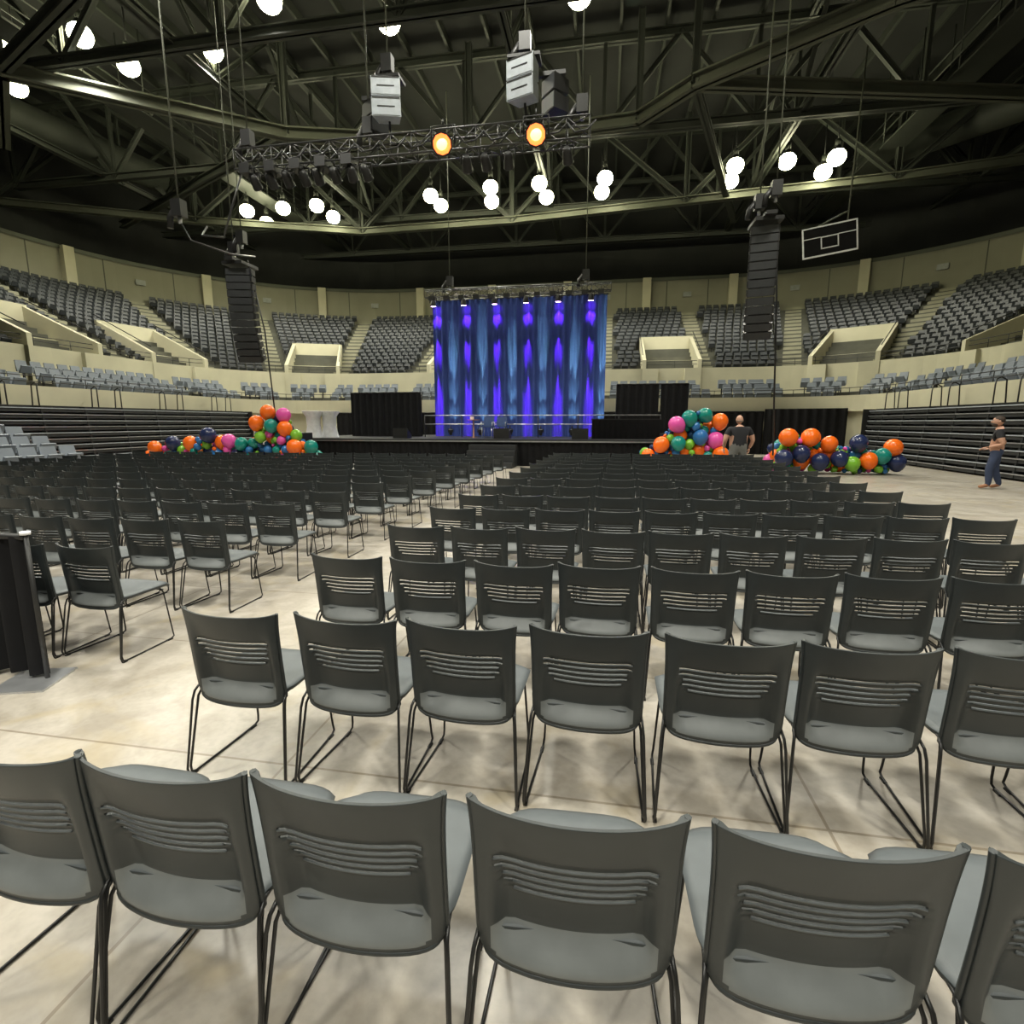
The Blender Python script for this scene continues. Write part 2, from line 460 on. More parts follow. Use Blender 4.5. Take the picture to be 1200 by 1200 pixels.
for sd in (-1, 1):
    B = MB()
    y0, y1 = (4, 26.6)
    nL = 10
    for i in range(nL):
        z = .06+i*.215
        dx = .02*i
        x0 = sd*(15.2+dx); x1 = sd*15.98
        a, b = sorted((x0, x1))
        B.box((a, y0, z), (b, y1, z+.11), M_BLK2)
        a, b = sorted((x0-sd*.05, x0+sd*.02))
        B.box((a, y0, z+.105), (b, y1, z+.135), M_ALU if i % 2 == 0 else M_GREY)
        a, b = sorted((x0+sd*.22, x1))
        B.box((a, y0, z+.11), (b, y1, z+.215), M_BLACK)
        y = y0+.6
        while y < y1:
            a, b = sorted((x0-sd*.02, x0+sd*.25))
            B.box((a, y, z+.0), (b, y+.05, z+.2), M_BLK2)
            y += 1.6
    y = y0+1.2
    while y < y1:
        for dy in (0, 1.0):
            B.tube([(sd*15.4,y+dy,2.2),(sd*15.4,y+dy,2.75),(sd*15.45,y+dy+.05,2.92),(sd*15.6,y+dy+.1,2.98),(sd*15.75,y+dy+.1,2.9),(sd*15.8,y+dy+.1,2.2)], .022, M_BLACK, 6)
        y += 3.2
    B.box(tuple((min(sd*15.1,sd*15.98), y1, 0)), (max(sd*15.1,sd*15.98), y1+.06, 2.2), M_BLACK)
    B.obj('retractable_bleacher')

B = MB()
for i in range(4):
    x1 = -10.35-i*.85; zz = .15+.26*i
    B.box((x1-.85, 8.2, 0), (x1, 13.0+.3*i, zz), M_BLK2)
    B.box((x1-.03, 8.2, zz-.03), (x1, 13.0+.3*i, zz+.005), M_ALU)
    for k in range(9):
        seat(B, Vector((x1-.18, 8.5+k*.53, zz)), Vector((-1,0,0)), M_SEATL, .48)
B.obj('riser_seating')

# ------------------------------------------------------------ floor, roof
B = MB(); B.v += [(-16,-8,0),(16,-8,0),(16,30.2,0),(-16,30.2,0)]; B.face([0,1,2,3], M_FLOOR)
B.obj('floor')
B = MB()
B.box((-33,-14,19.4),(33,48,19.6), M_DECK)
x = -32
while x <= 32:
    B.box((x-.06,-14,19.0),(x+.06,48,19.4), M_STEEL2); x += 2.0
B.obj('ceiling')

def beam(B, p0, p1, w, m, h=None):
    p0 = Vector(p0); p1 = Vector(p1); d = (p1-p0); ln = d.length; d.normalize()
    up = Vector((0,0,1)) if abs(d.z) < .95 else Vector((1,0,0))
    sdv = d.cross(up).normalized(); u = sdv.cross(d); h = h or w
    M = Matrix.Translation(p0) @ Matrix(((sdv.x,d.x,u.x,0),(sdv.y,d.y,u.y,0),(sdv.z,d.z,u.z,0),(0,0,0,1)))
    t = h*.14
    B.fbox(M, (-w/2,0,-h/2), (w/2,ln,-h/2+t), m)
    B.fbox(M, (-w/2,0,h/2-t), (w/2,ln,h/2), m)
    B.fbox(M, (-w*.1,0,-h/2), (w*.1,ln,h/2), m)
def rtruss(B, p0, p1, z0, z1, n, m, w=.32):
    p0 = Vector(p0); p1 = Vector(p1)
    beam(B, (p0.x,p0.y,z0), (p1.x,p1.y,z0), w, m); beam(B, (p0.x,p0.y,z1), (p1.x,p1.y,z1), w, m)
    for i in range(n):
        a = p0.lerp(p1, i/n); c = p0.lerp(p1, (i+.5)/n); b = p0.lerp(p1, (i+1)/n)
        beam(B, (a.x,a.y,z0), (c.x,c.y,z1), w*.55, m); beam(B, (c.x,c.y,z1), (b.x,b.y,z0), w*.55, m)
        beam(B, (a.x,a.y,z0), (a.x,a.y,z1), w*.45, m)
B = MB()
for b in (11, 19.5, 28, 36.5, 43): rtruss(B, (-30,b), (30,b), 15.0, 18.8, 9, M_STEEL2, .36)
for a in (-24,-12,0,12,24): rtruss(B, (a,-8), (a,44), 15.2, 18.8, 7, M_STEEL2, .3)
B.obj('roof_truss')
B = MB()
def Lz(x, y, z): a, b = L(x, y); return (a, b, z)
ring = [(-24,27.5),(-19.1,22.2),(-10.3,26.7),(-2,27.5),(5.5,25.5),(7.1,23),(11.9,18.8),(20,14)]
ring2 = [(-30,33),(-20,36),(-10,38),(0,36),(10,33),(20,30),(30,26)]
for rg, z in ((ring,14.6),(ring2,14.2)):
    for i in range(len(rg)-1):
        beam(B, Lz(*rg[i], z), Lz(*rg[i+1], z), .5 if rg is ring else .4, M_STEEL)
    for p in rg:
        beam(B, Lz(*p, z), Lz(*p, 18.8), .28, M_STEEL2)
beam(B, Lz(7.1,23,14.6), Lz(26,24,14.6), .45, M_STEEL)
beam(B, Lz(-10.3,26.7,14.6), Lz(-26,38,14.6), .4, M_STEEL2)
beam(B, Lz(-19.1,22.2,14.6), Lz(-6,14,14.6), .4, M_STEEL2)
beam(B, Lz(7.1,23,14.6), Lz(14,36,14.2), .32, M_STEEL2)
for i in range(len(ring2)-1):
    p, q = ring2[i], ring2[i+1]; m = ((p[0]+q[0])/2, (p[1]+q[1])/2)
    beam(B, Lz(*p,14.2), Lz(*m,18.8), .26, M_STEEL2); beam(B, Lz(*m,18.8), Lz(*q,14.2), .26, M_STEEL2)
B.obj('roof_beam')
B = MB()
for a in (-18, 18):
    B.box((a-.6,-6,15.6),(a+.6,44,15.68), M_STEEL2)
    for z in (16.2,16.7):
        B.tube([(a-.6,-6,z),(a-.6,44,z)], .03, M_STEEL2); B.tube([(a+.6,-6,z),(a+.6,44,z)], .03, M_STEEL2)
    y = -6
    while y < 44:
        B.tube([(a-.6,y,15.6),(a-.6,y,19)], .03, M_STEEL2,5); B.tube([(a+.6,y,15.6),(a+.6,y,19)], .03, M_STEEL2,5); y += 3
B.obj('catwalk')
B = MB()
B.tube([(26,-6,16.6),(26,20,16.6),(25,30,16.6),(18,37,16.6)], .8, M_STEEL2, 16)
for y in range(-4, 20, 3): B.tube([(26,y,16.6),(26,y+.15,16.6)], .86, M_STEEL2, 16)
B.tube([(-26,-6,16.6),(-26,22,16.6),(-24,32,16.6)], .8, M_STEEL2, 16)
B.obj('air_duct')

# ------------------------------------------------------------ high-bay lights
vis16 = [(-4.5,22),(-8.4,21),(-11.8,23.5),(-16.3,22.7),(-15.7,24.4),(-19.5,23.5),(-19.2,25.2),(-21.6,25.8),(2.3,20.8)]
vis14 = [(-16.4,35.4),(-14,35),(-16.1,37.4),(-11.8,34.6),(-11.4,36.4),(-4.7,33.2),(-4.3,34.6),(-1.2,32.1),(-1.2,34),(1.5,31.6),(2.0,33.4),
         (5,31),(5.1,32.7),(11.4,29.6),(11.85,31.3),(13.8,29.1),(16.05,28.7),(16.3,30.3)]
over = [(x, y) for x in (-9,-1,8) for y in (-7, 1.5, 11.5)]
LM = MB()
LM.tube([(0,0,.12),(0,0,.24),(0,0,.38),(0,0,.48)], [.30,.26,.18,.10], M_BLACK, 14, cap=False)
LM.ell((0,0,-.06), (.42,.42,.38), M_LAMP, 16, 12)
LM.tube([(0,0,.4),(0,0,2.2)], .03, M_BLACK, 5)
LM.tube([(0,0,.45),(0,0,.75)], .13, M_STEEL2, 8)
LMm = LM.mesh('high_bay_light')
def hb(x, y, z, e, sz=158, rad=.38):
    o = bpy.data.objects.new('high_bay_light', LMm); a, b = L(x, y)
    o.location = (a, b, z+.1); scene.collection.objects.link(o)
    l = bpy.data.lights.new('bulb', 'SPOT'); l.energy = e; l.color = (1.0, .975, .87)
    l.spot_size = math.radians(sz); l.spot_blend = .4; l.shadow_soft_size = rad
    lo = bpy.data.objects.new('bulb', l); lo.parent = o; lo.location = (0,0,-.50-rad)
    scene.collection.objects.link(lo)
for x, y in vis16: hb(x, y, 16, 1150, 150)
for x, y in vis14: hb(x, y, 14.5, 640, 150)
for x, y in over: hb(x, y, 16, 3700, 112, .7)

# ------------------------------------------------------------ box truss + rig
def btruss(B, p0, p1, w, m, seg=.55, r=.026):
    p0 = Vector(p0); p1 = Vector(p1); d = p1-p0; ln = d.length; d.normalize()
    sdv = d.cross(Vector((0,0,1))).normalized(); up = Vector((0,0,1)); h = w/2
    cs = [sdv*h+up*h, -sdv*h+up*h, -sdv*h-up*h, sdv*h-up*h]
    for c in cs: B.tube([p0+c, p1+c], r, m, 6)
    n = int(ln/seg)
    for i in range(n+1):
        q = p0+d*ln*i/n
        for k in range(4): B.tube([q+cs[k], q+cs[(k+1)%4]], r*.6, m, 5)
        if i < n:
            q2 = p0+d*ln*(i+1)/n
            for k in range(4):
                a, b = (k, (k+1)%4) if i % 2 else ((k+1)%4, k)
                B.tube([q+cs[a], q2+cs[b]], r*.6, m, 5)
def motor(B, x, y, z, ztop=15.0):
    B.box((x-.14,y-.12,z+.1),(x+.14,y+.12,z+.5), M_BLACK)
    B.tube([(x-.12,y,z+.3),(x-.28,y,z+.1),(x-.3,y,z-.15)], .08, M_BLACK, 8)
    B.tube([(x,y,z-.05),(x,y,z+.1)], .05, M_ALU, 6)
    B.tube([(x,y,z+.5),(x,y,ztop)], .022, M_STEEL, 5)
def par(B, x, y, z, dx, dy, dz, m, r=.16, ln=.35):
    d = Vector((dx,dy,dz)).normalized(); p = Vector((x,y,z))
    B.tube([p-d*ln*.5, p-d*ln*.3, p+d*ln*.4, p+d*ln*.5], [r*.5,r*.8,r,r], M_BLACK, 10)
    B.tube([p+d*ln*.49, p+d*ln*.53], r*.85, m, 10)
    B.tube([p+Vector((-r*1.15,0,0)), p+Vector((-r*1.15,0,r*1.6)), p+Vector((r*1.15,0,r*1.6)), p+Vector((r*1.15,0,0))], .02, M_BLACK, 5)
    B.tube([p+Vector((0,0,r*1.6)), p+Vector((0,0,r*1.6+.14))], .03, M_BLACK, 5)
B = MB()
TB = 15.05; TZ = 8.80
btruss(B, (-6.5,TB,TZ), (3.25,TB,TZ), .5, M_TRUSS)
for a in (-6.2, -2.6, 3.05): motor(B, a, TB, TZ+.3)
for k, a in enumerate([-6.0,-5.5,-5.0,-4.5,-4.1,-3.6,-3.1,-2.7,.1,.6,1.2,2.7]):
    par(B, a, TB-.1, TZ-.55, .1*math.sin(k*3), .9, -.8, M_GREY, .14, .38)
for wa, wzv in ((-.43, 8.60), (1.95, 8.62)):
    par(B, wa, TB-.42, wzv, .12, -1, -.45, M_WARM, .27, .4)
    dv = Vector((.12,-1,-.45)).normalized()
    B.ell(Vector((wa,TB-.42,wzv))+dv*.23, (.14,.06,.14), M_WARMC, 12, 8)
for k in range(5): B.box((-6.3+k*.75,TB-.35,TZ-.4),(-6.0+k*.75,TB+.1,TZ-.15), M_BLACK)
for k in range(14):
    x = -6.4+k*.7; B.tube([(x,TB-.28,TZ+.1),(x+.2,TB-.32,TZ-.15),(x+.5,TB-.3,TZ-.1),(x+.7,TB-.28,TZ+.1)], .022, M_BLACK, 5)
B.tube([(-6.4,TB,8.7),(-6.9,TB,7.6),(-7.2,TB,6.9),(-7.9,TB,7.0),(-8.5,TB+1,7.6)], .03, M_TRUSS, 6)
B.obj('lighting_truss')

def spk_box(B, M, w, h, d, m, cones=True):
    q = [(-w/2,-d/2,-h/2),(w/2,-d/2,-h/2),(w*.36,d/2,-h*.42),(-w*.36,d/2,-h*.42),(-w/2,-d/2,h/2),(w/2,-d/2,h/2),(w*.36,d/2,h*.42),(-w*.36,d/2,h*.42)]
    B.hexa([M @ Vector(a) for a in q], m)
    B.fbox(M, (-w*.47,-d/2-.012,-h*.44),(w*.47,-d/2,h*.44), M_BLK2 if m is not M_GREY else M_GREY)
    if m is M_GREY:
        B.fbox(M, (-w*.3,-d/2-.02,-h*.03),(w*.3,-d/2-.012,h*.03), M_BLACK)
        B.fbox(M, (-w*.47,-d/2-.02,h*.40),(w*.47,-d/2-.012,h*.47), M_TRUSS)
for (a, zc, ry) in ((-1.98, 9.85, .25), (1.62, 9.95, -.35)):
    B = MB()
    for k in range(2):
        M = Matrix.Translation((a, TB-.2, zc+.22-k*.46)) @ Matrix.Rotation(ry, 4, 'Z') @ Matrix.Rotation(.05*k, 4, 'X')
        spk_box(B, M, .74, .44, .5, M_GREY)
    for k in range(2):
        M = Matrix.Translation((a+(-.55 if a < 0 else .75), TB+.2, zc+.0-k*.42)) @ Matrix.Rotation(ry-.5 if a > 0 else ry+.8, 4, 'Z')
        spk_box(B, M, .55, .38, .5, M_BLACK)
    B.box((a-.4,TB-.4,zc+.45),(a+.4,TB+.1,zc+.52), M_BLACK)
    B.box((a+(-.8 if a < 0 else .1),TB,zc+.2),(a+(-.1 if a < 0 else 1.0),TB+.15,zc+.3), M_BLACK)
    motor(B, a, TB-.1, zc+.6)
    B.tube([(a,TB-.1,zc-.4),(a,TB,TZ+.25)], .03, M_BLACK)
    B.obj('side_fill_speaker')
for sd, z0, xo in ((-1, 6.85, 8.80), (1, 7.2, 8.25)):
    B = MB(); x, y = sd*xo, 17.9
    ang = 0.0; p = Vector((x, y, z0))
    B.box((x-.38,y-.45,z0+.08),(x+.38,y+.45,z0+.18), M_BLACK)
    B.box((x-.15,y-.6,z0+.18),(x+.15,y+.45,z0+.28), M_BLACK)
    n = 13
    yawz = math.radians(12)*(-sd)
    bw = .84 if sd < 0 else .74
    for k in range(n):
        ang += math.radians(.6+.28*k) if k else 0
        M = Matrix.Translation(p) @ Matrix.Rotation(yawz, 4, 'Z') @ Matrix.Rotation(ang*.8, 4, 'X')
        spk_box(B, M @ Matrix.Translation((0,0,-.12)), bw, .225, .5, M_BLACK)
        B.fbox(M, (-bw*.53,-.2,-.2),(-bw*.5,.1,-.02), M_TRUSS); B.fbox(M, (bw*.5,-.2,-.2),(bw*.53,.1,-.02), M_TRUSS)
        p = M @ Vector((0,0,-.236))
    motor(B, x-.2, y, z0+.4); motor(B, x+.2, y-.1, z0+.7)
    B.tube([(x+.3,y,z0+.3),(x+.55,y+.3,z0-2),(x+.8,y+.3,.6)], .028, M_BLACK, 6)
    B.obj('line_array_speaker')
B = MB()
a, b = L(12.1, 21.6); M = Matrix.Translation((a,b,8.50)) @ Matrix.Rotation(math.radians(-12),4,'Z') @ Matrix.Rotation(math.radians(-6),4,'Y')
B.fbox(M, (-.9,0,-.53),(.9,.04,.53), M_DRAPE)
for lo, hi in (((-.92,-.02,-.55),(-.87,.05,.55)),((.87,-.02,-.55),(.92,.05,.55)),((-.92,-.02,-.55),(.92,.05,-.50)),((-.92,-.02,.50),(.92,.05,.55)),
               ((-.3,-.02,-.3),(-.26,0,.15)),((.26,-.02,-.3),(.3,0,.15)),((-.3,-.02,.11),(.3,0,.15)),((-.3,-.02,-.3),(.3,0,-.26)),((-.9,-.02,.13),(-.3,0,.16)),((.3,-.02,.13),(.9,0,.16))):
    B.fbox(M, lo, hi, M_WHITE)
B.tube([M @ Vector((.6,.1,.5)), (a+.7,b+.1,15)], .03, M_STEEL, 5)
B.tube([M @ Vector((-.6,.1,.5)), M @ Vector((.6,.12,.9))], .03, M_STEEL, 5)
B.obj('basketball_backboard')

B = MB(); a, b = L(-8.5, 14.6); motor(B, a, b, 6.7)
a2, b2 = L(-8.3, 18.2)
B.tube([(a,b,6.7),(a+.1,b+.2,6.3),(a+.8,b+.8,6.1),(a2,b2,6.9)], .025, M_TRUSS, 5)
B.obj('chain_hoist')

# ------------------------------------------------------------ stage
B = MB()
SX0, SX1, SY0, SY1, SZ = -8.9, 6.0, 20.0, 26.5, 1.0
B.box((SX0,SY0,SZ-.12),(SX1,SY1,SZ), M_BLK2)
B.box((SX0,SY0-.01,SZ-.10),(SX1,SY0+.01,SZ-.06), M_ALU)
drape(B, (SX0,SY0+.06), (SX1,SY0+.06), 0, SZ-.12, M_DRAPE, .03, .25, 1, .05)
drape(B, (SX0+.05,SY0), (SX0+.05,SY1), 0, SZ-.12, M_DRAPE, .03, .25, 1, .05)
drape(B, (SX1-.05,SY0), (SX1-.05,SY1), 0, SZ-.12, M_DRAPE, .03, .25, 1, .05)
for k in range(4): B.box((-1.2,SY0-1.2+k*.3,0),(.6,SY0-.9+k*.3,.2+k*.2), M_BLK2)
B.obj('stage')
B = MB()
for z in (1.55, 1.92): B.tube([(-3.9,22.6,z),(6.0,22.6,z)], .022, M_ALU, 6)
x = -3.9
while x <= 6.0: B.tube([(x,22.6,SZ),(x,22.6,1.92)], .022, M_BLACK, 6); x += 1.65
B.obj('stage_railing')
MC = mat('stage_curtain_fabric', (0.052, 0.082, 0.27), 0.85, var=0.06, scale=1.5, spec=.1)
CT = 6.95
B = MB(); drape(B, (-3.95,24.2), (3.75,24.2), SZ, CT, MC, .055, .26, 10, .018)
B.obj('stage_curtain')
B = MB(); btruss(B, (-4.1,23.75,CT+.2), (3.9,23.75,CT+.2), .3, M_TRUSS, .4, .022)
B.tube([(-4,24.2,CT+.03),(3.8,24.2,CT+.03)], .03, M_BLACK)
for x in (-3, 2.85): motor(B, x, 23.75, CT+.4)
for k in range(12): B.box((-3.9+k*.66,23.5,CT-.1),(-3.65+k*.66,23.7,CT+.07), M_BLACK)
pur = []
for k in range(6):
    x = -3.72+k*1.36; par(B, x, 23.6, CT-.2, 0, .12, -1, M_PURP, .13, .28); pur.append(x)
tro = B.obj('curtain_truss')
def spot(name, loc, tgt, e, col, size, blend, parent=None, rad=.05):
    l = bpy.data.lights.new(name, 'SPOT'); l.energy = e; l.color = col
    l.spot_size = math.radians(size); l.spot_blend = blend; l.shadow_soft_size = rad
    o = bpy.data.objects.new(name, l); o.location = loc
    d = Vector(tgt)-Vector(loc); o.rotation_euler = d.to_track_quat('-Z','Y').to_euler()
    scene.collection.objects.link(o)
    if parent: o.parent = parent
    return o
for x in pur:
    spot('purple_beam', (x,23.6,CT-.38), (x,24.15,2.6), 19000, (.46,.03,1.0), 6.5, .8, tro)
    spot('purple_mid', (x,23.6,CT-.38), (x,24.15,4.9), 2800, (.46,.04,1.0), 11, .8, tro)
    spot('purple_head', (x,23.6,CT-.38), (x,24.15,6.15), 330, (.46,.05,1.0), 34, .8, tro)
    spot('purple_crown', (x,23.62,CT-.36), (x,24.15,6.55), 60, (.46,.05,1.0), 50, .9, tro)
UB = MB()
ups = [p+.68 for p in pur[:-1]] + [pur[-1]+.55]
for x in ups: par(UB, x, 23.6, SZ+.18, 0, .1, 1, M_GREY, .1, .25)
ubo = UB.obj('stage_uplight')
for i, x in enumerate(ups):
    spot('blue_beam', (x,23.6,SZ+.34), (x,24.15,4.3+.3*(i%2)), 14500, (.62,1.0,.62), 8, .5, ubo)
    spot('blue_mid', (x,23.6,SZ+.34), (x,24.15,2.9), 1900, (.62,1.0,.62), 15, .7, ubo)
    spot('blue_foot', (x,23.6,SZ+.34), (x,24.15,2.0), 330, (.6,1.0,.66), 32, .8, ubo)

for (x0, x1, y, z1) in ((-7.7,-4.35,23.4,2.95), (4.25,7.15,23.5,3.2)):
    B = MB()
    if x0 < 0: drape(B, (x0,y), (x1,y), SZ, z1, M_DRAPE, .05, .3, 2, .04)
    else:
        drape(B, (x0,y), (5.97,y), SZ, z1, M_DRAPE, .05, .3, 2, .04); drape(B, (6.05,y), (x1,y), 0, z1, M_DRAPE, .05, .3, 2, .04)
    B.tube([(x0,y,z1),(x1,y,z1)], .025, M_BLACK)
    for x in (x0, x1): B.tube([(x,y+.1,SZ if x < 6 else 0),(x,y+.1,z1)], .025, M_BLACK)
    B.obj('pipe_and_drape')
for (x, y) in ((-8.1,21.9),(-7.55,22.2)):
    B = MB(); a, b = L(x, y)
    B.tube([(0,0,0),(0,0,.03),(0,0,.45),(0,0,.85),(0,0,1.06),(0,0,1.08)], [.36,.35,.26,.28,.42,.42], M_WHITE, 20)
    B.obj('cocktail_table', (a,b,SZ))
for x in (-.95, -.4):
    B = MB(); mb = mat('blue_upholstery', (.03,.06,.16), .7)
    B.box((-.23,-.23,.42),(.23,.23,.48), mb)
    B.hexa([(-.22,.2,.46),(.22,.2,.46),(.22,.25,.46),(-.22,.25,.46),(-.21,.28,.86),(.21,.28,.86),(.21,.31,.86),(-.21,.31,.86)], mb)
    for sx in (-.2,.2):
        B.tube([(sx,-.2,0),(sx,-.2,.42)], .015, M_ALU); B.tube([(sx,.22,0),(sx,.2,.42)], .015, M_ALU)
        B.tube([(sx*1.1,-.2,.42),(sx*1.15,-.2,.64),(sx*1.15,.25,.64)], .014, M_ALU)
    B.obj('guest_chair', (x,21.9,SZ), 0)
B = MB(); B.tube([(0,0,0),(0,0,.02),(0,0,.7),(0,0,.72),(0,0,.74)], [.2,.03,.03,.25,.25], mat('wood_top', (.4,.2,.1), .5), 12)
B.box((-.12,-.1,.74),(.02,.0,.86), mat('paper', (.8,.7,.55), .7)); B.obj('side_table', (-1.55,21.9,SZ))
for a in (-4.2, -.1, 2.9):
    B = MB()
    B.hexa([(-.3,-.25,0),(.3,-.25,0),(.3,.25,0),(-.3,.25,0),(-.3,-.2,.40),(.3,-.2,.40),(.3,.25,.12),(-.3,.25,.12)], M_BLACK)
    B.hexa([(-.27,-.17,.385),(.27,-.17,.385),(.27,.24,.13),(-.27,.24,.13),(-.27,-.16,.40),(.27,-.16,.40),(.27,.25,.145),(-.27,.25,.145)], M_BLK2)
    B.obj('stage_monitor', (a,20.7,SZ))
B = MB(); B.box((-1.3,-.35,.72),(1.3,.35,.76), M_BLACK); drape(B, (-1.28,-.36),(1.28,-.36),0,.72,M_DRAPE,.02,.2,1,.04)
B.obj('skirted_table', (4.6,21.4,SZ))
for (x, y) in ((-8.3,20.3),(5.75,18.6)):
    B = MB(); a, b = L(x, y)
    for k in range(2):
        B.box((-.55,-.4,.02+k*.62),(.55,.4,.62+k*.62), M_BLACK)
        B.box((-.5,-.42,.06+k*.62),(.5,-.4,.58+k*.62), M_BLK2)
        B.tube([(-.25,-.425,.32+k*.62),(-.25,-.43,.32+k*.62)], .2, M_TRUSS, 16); B.tube([(.25,-.425,.32+k*.62),(.25,-.43,.32+k*.62)], .2, M_TRUSS, 16)
    B.obj('subwoofer', (a,b,0))

# ------------------------------------------------------------ balloons
BC = {'o': mat('balloon_orange',(1.0,.17,.012),.25,var=.03), 't': mat('balloon_teal',(.01,.24,.20),.25,var=.03), 'n': mat('balloon_navy',(.018,.028,.09),.25,var=.03),
      'g': mat('balloon_lime',(.20,.48,.04),.25,var=.03), 'p': mat('balloon_pink',(.80,.10,.42),.25,var=.03), 'b': mat('balloon_blue',(.03,.16,.42),.25,var=.03)}
def balloon(B, c, r, k, rnd):
    M = Matrix.Rotation(rnd.uniform(0,6.28),3,'Z') @ Matrix.Rotation(rnd.uniform(-.9,.9),3,'X')
    def fn(q):
        f = 1.0-.16*max(0,-q.z); return Vector((q.x*f, q.y*f, q.z*(1.1 if q.z < 0 else 1.0)))
    B.ell(c, (r,r,r*1.04), BC[k], 14, 9, fn, M)
def garland(name, pts, n, seed, forced=(), dx=0.0):
    rnd = random.Random(seed); B = MB(); placed = []
    for (x,y,z,r,c) in forced:
        placed.append((x+dx,y,z,r)); a, b = L(x+dx, y); balloon(B, (a,b,z), r, c, rnd)
    big = int(n*.10)
    for i in range(n):
        for _ in range(30):
            t = rnd.random()*(len(pts)-1); k = int(t); f = t-k
            x = pts[k][0]*(1-f)+pts[k+1][0]*f+dx; y = pts[k][1]*(1-f)+pts[k+1][1]*f
            h = pts[k][2]*(1-f)+pts[k+1][2]*f
            r = rnd.uniform(.22,.27) if i < big else (rnd.uniform(.12,.19) if i < n*.5 else rnd.uniform(.06,.11))
            z = r+rnd.random()*max(0.02, h-2*r)
            yy = y+rnd.uniform(-.3,.3) - (0 if i < big else .12)
            if all((x-q[0])**2+(yy-q[1])**2+(z-q[2])**2 > ((r+q[3])*.80)**2 for q in placed): break
        else: continue
        placed.append((x,yy,z,r))
        c = rnd.choice('ootnpbtno' if i < big else 'ottgpbnggpbb')
        a, b = L(x, yy); balloon(B, (a,b,z), r, c, rnd)
    return B.obj(name)
garland('balloon_garland', [(-14.6,20.9,.5),(-13.4,20.6,.9),(-12.2,20.3,1.1),(-11.4,20.1,1.35),(-10.4,19.9,.95),(-9.9,19.9,1.2),(-9.4,19.8,1.8),(-8.8,19.6,2.1),(-8.4,19.5,1.7),(-8.0,19.5,1.0),(-7.4,19.5,.75)], 250, 11,
  [(-9.15,19.4,1.98,.27,'o'),(-8.55,19.3,1.88,.26,'p'),(-9.55,19.3,1.60,.27,'o'),(-8.5,19.2,1.40,.27,'o'),(-8.98,19.2,1.50,.25,'t'),(-8.15,19.3,1.15,.22,'g'),(-9.4,19.2,1.1,.2,'g'),
   (-7.6,19.2,.75,.25,'t'),(-8.15,19.1,.75,.28,'o'),(-13.2,20.2,.85,.27,'n'),(-13.9,20.2,.7,.24,'o'),(-11.6,19.8,1.15,.30,'n'),(-10.8,19.7,.95,.26,'p'),(-12.4,20.0,.85,.27,'o'),(-10.3,19.6,.85,.24,'t')], .35)
garland('balloon_garland', [(4.35,18.0,.7),(5.0,17.9,1.2),(5.5,17.8,1.9),(6.0,17.7,2.0),(6.5,17.7,1.9),(6.8,17.6,1.0),(7.3,17.6,.7)], 140, 5,
  [(5.75,17.4,1.75,.26,'t'),(5.35,17.4,1.55,.27,'p'),(6.25,17.4,1.85,.24,'t'),(6.7,17.3,1.65,.26,'o'),(6.6,17.3,1.05,.27,'p'),(4.9,17.5,.9,.27,'o'),(6.1,17.3,1.15,.25,'b'),(6.75,17.2,.6,.26,'o'),(5.4,17.3,.95,.24,'t'),(4.5,17.6,.55,.22,'o')])
garland('balloon_garland', [(8.5,17.5,.9),(8.9,17.4,1.3),(9.6,17.3,1.2),(10.3,17.1,.9),(11.0,17.0,.9),(11.9,16.8,.7)], 150, 23,
  [(8.75,16.9,1.15,.29,'o'),(9.45,16.9,1.15,.29,'o'),(10.0,16.8,.95,.25,'o'),(8.6,16.8,.5,.28,'n'),(9.15,16.8,.65,.27,'n'),(9.7,16.7,.4,.27,'n'),(10.25,16.6,.5,.26,'n'),
   (10.8,16.6,.98,.27,'n'),(11.1,16.5,.45,.26,'o'),(11.75,16.4,.85,.27,'o'),(11.9,16.4,.4,.27,'n'),(10.6,16.5,.35,.23,'g'),(11.45,16.4,.6,.24,'t')])

# ------------------------------------------------------------ near-left drape stand
B = MB()
p0 = L(-2.97,3.16); p1 = L(-4.9,3.55)
drape(B, p1, p0, .03, .93, M_DRAPE, .035, .16, 4, .012)
B.tube([(p0[0],p0[1],.0),(p0[0],p0[1],.95)], .014, M_BLACK, 10)
B.tube([(p0[0],p0[1],.93),(p1[0],p1[1],.93)], .02, M_BLACK, 8)
B.tube([(p0[0],p0[1],.945),(p0[0],p0[1],.965)], .028, M_WHITE, 10)
B.box((p0[0]-.22,p0[1]-.2,0),(p0[0]+.1,p0[1]+.12,.012), M_ALU, .3)
B.obj('drape_stand')

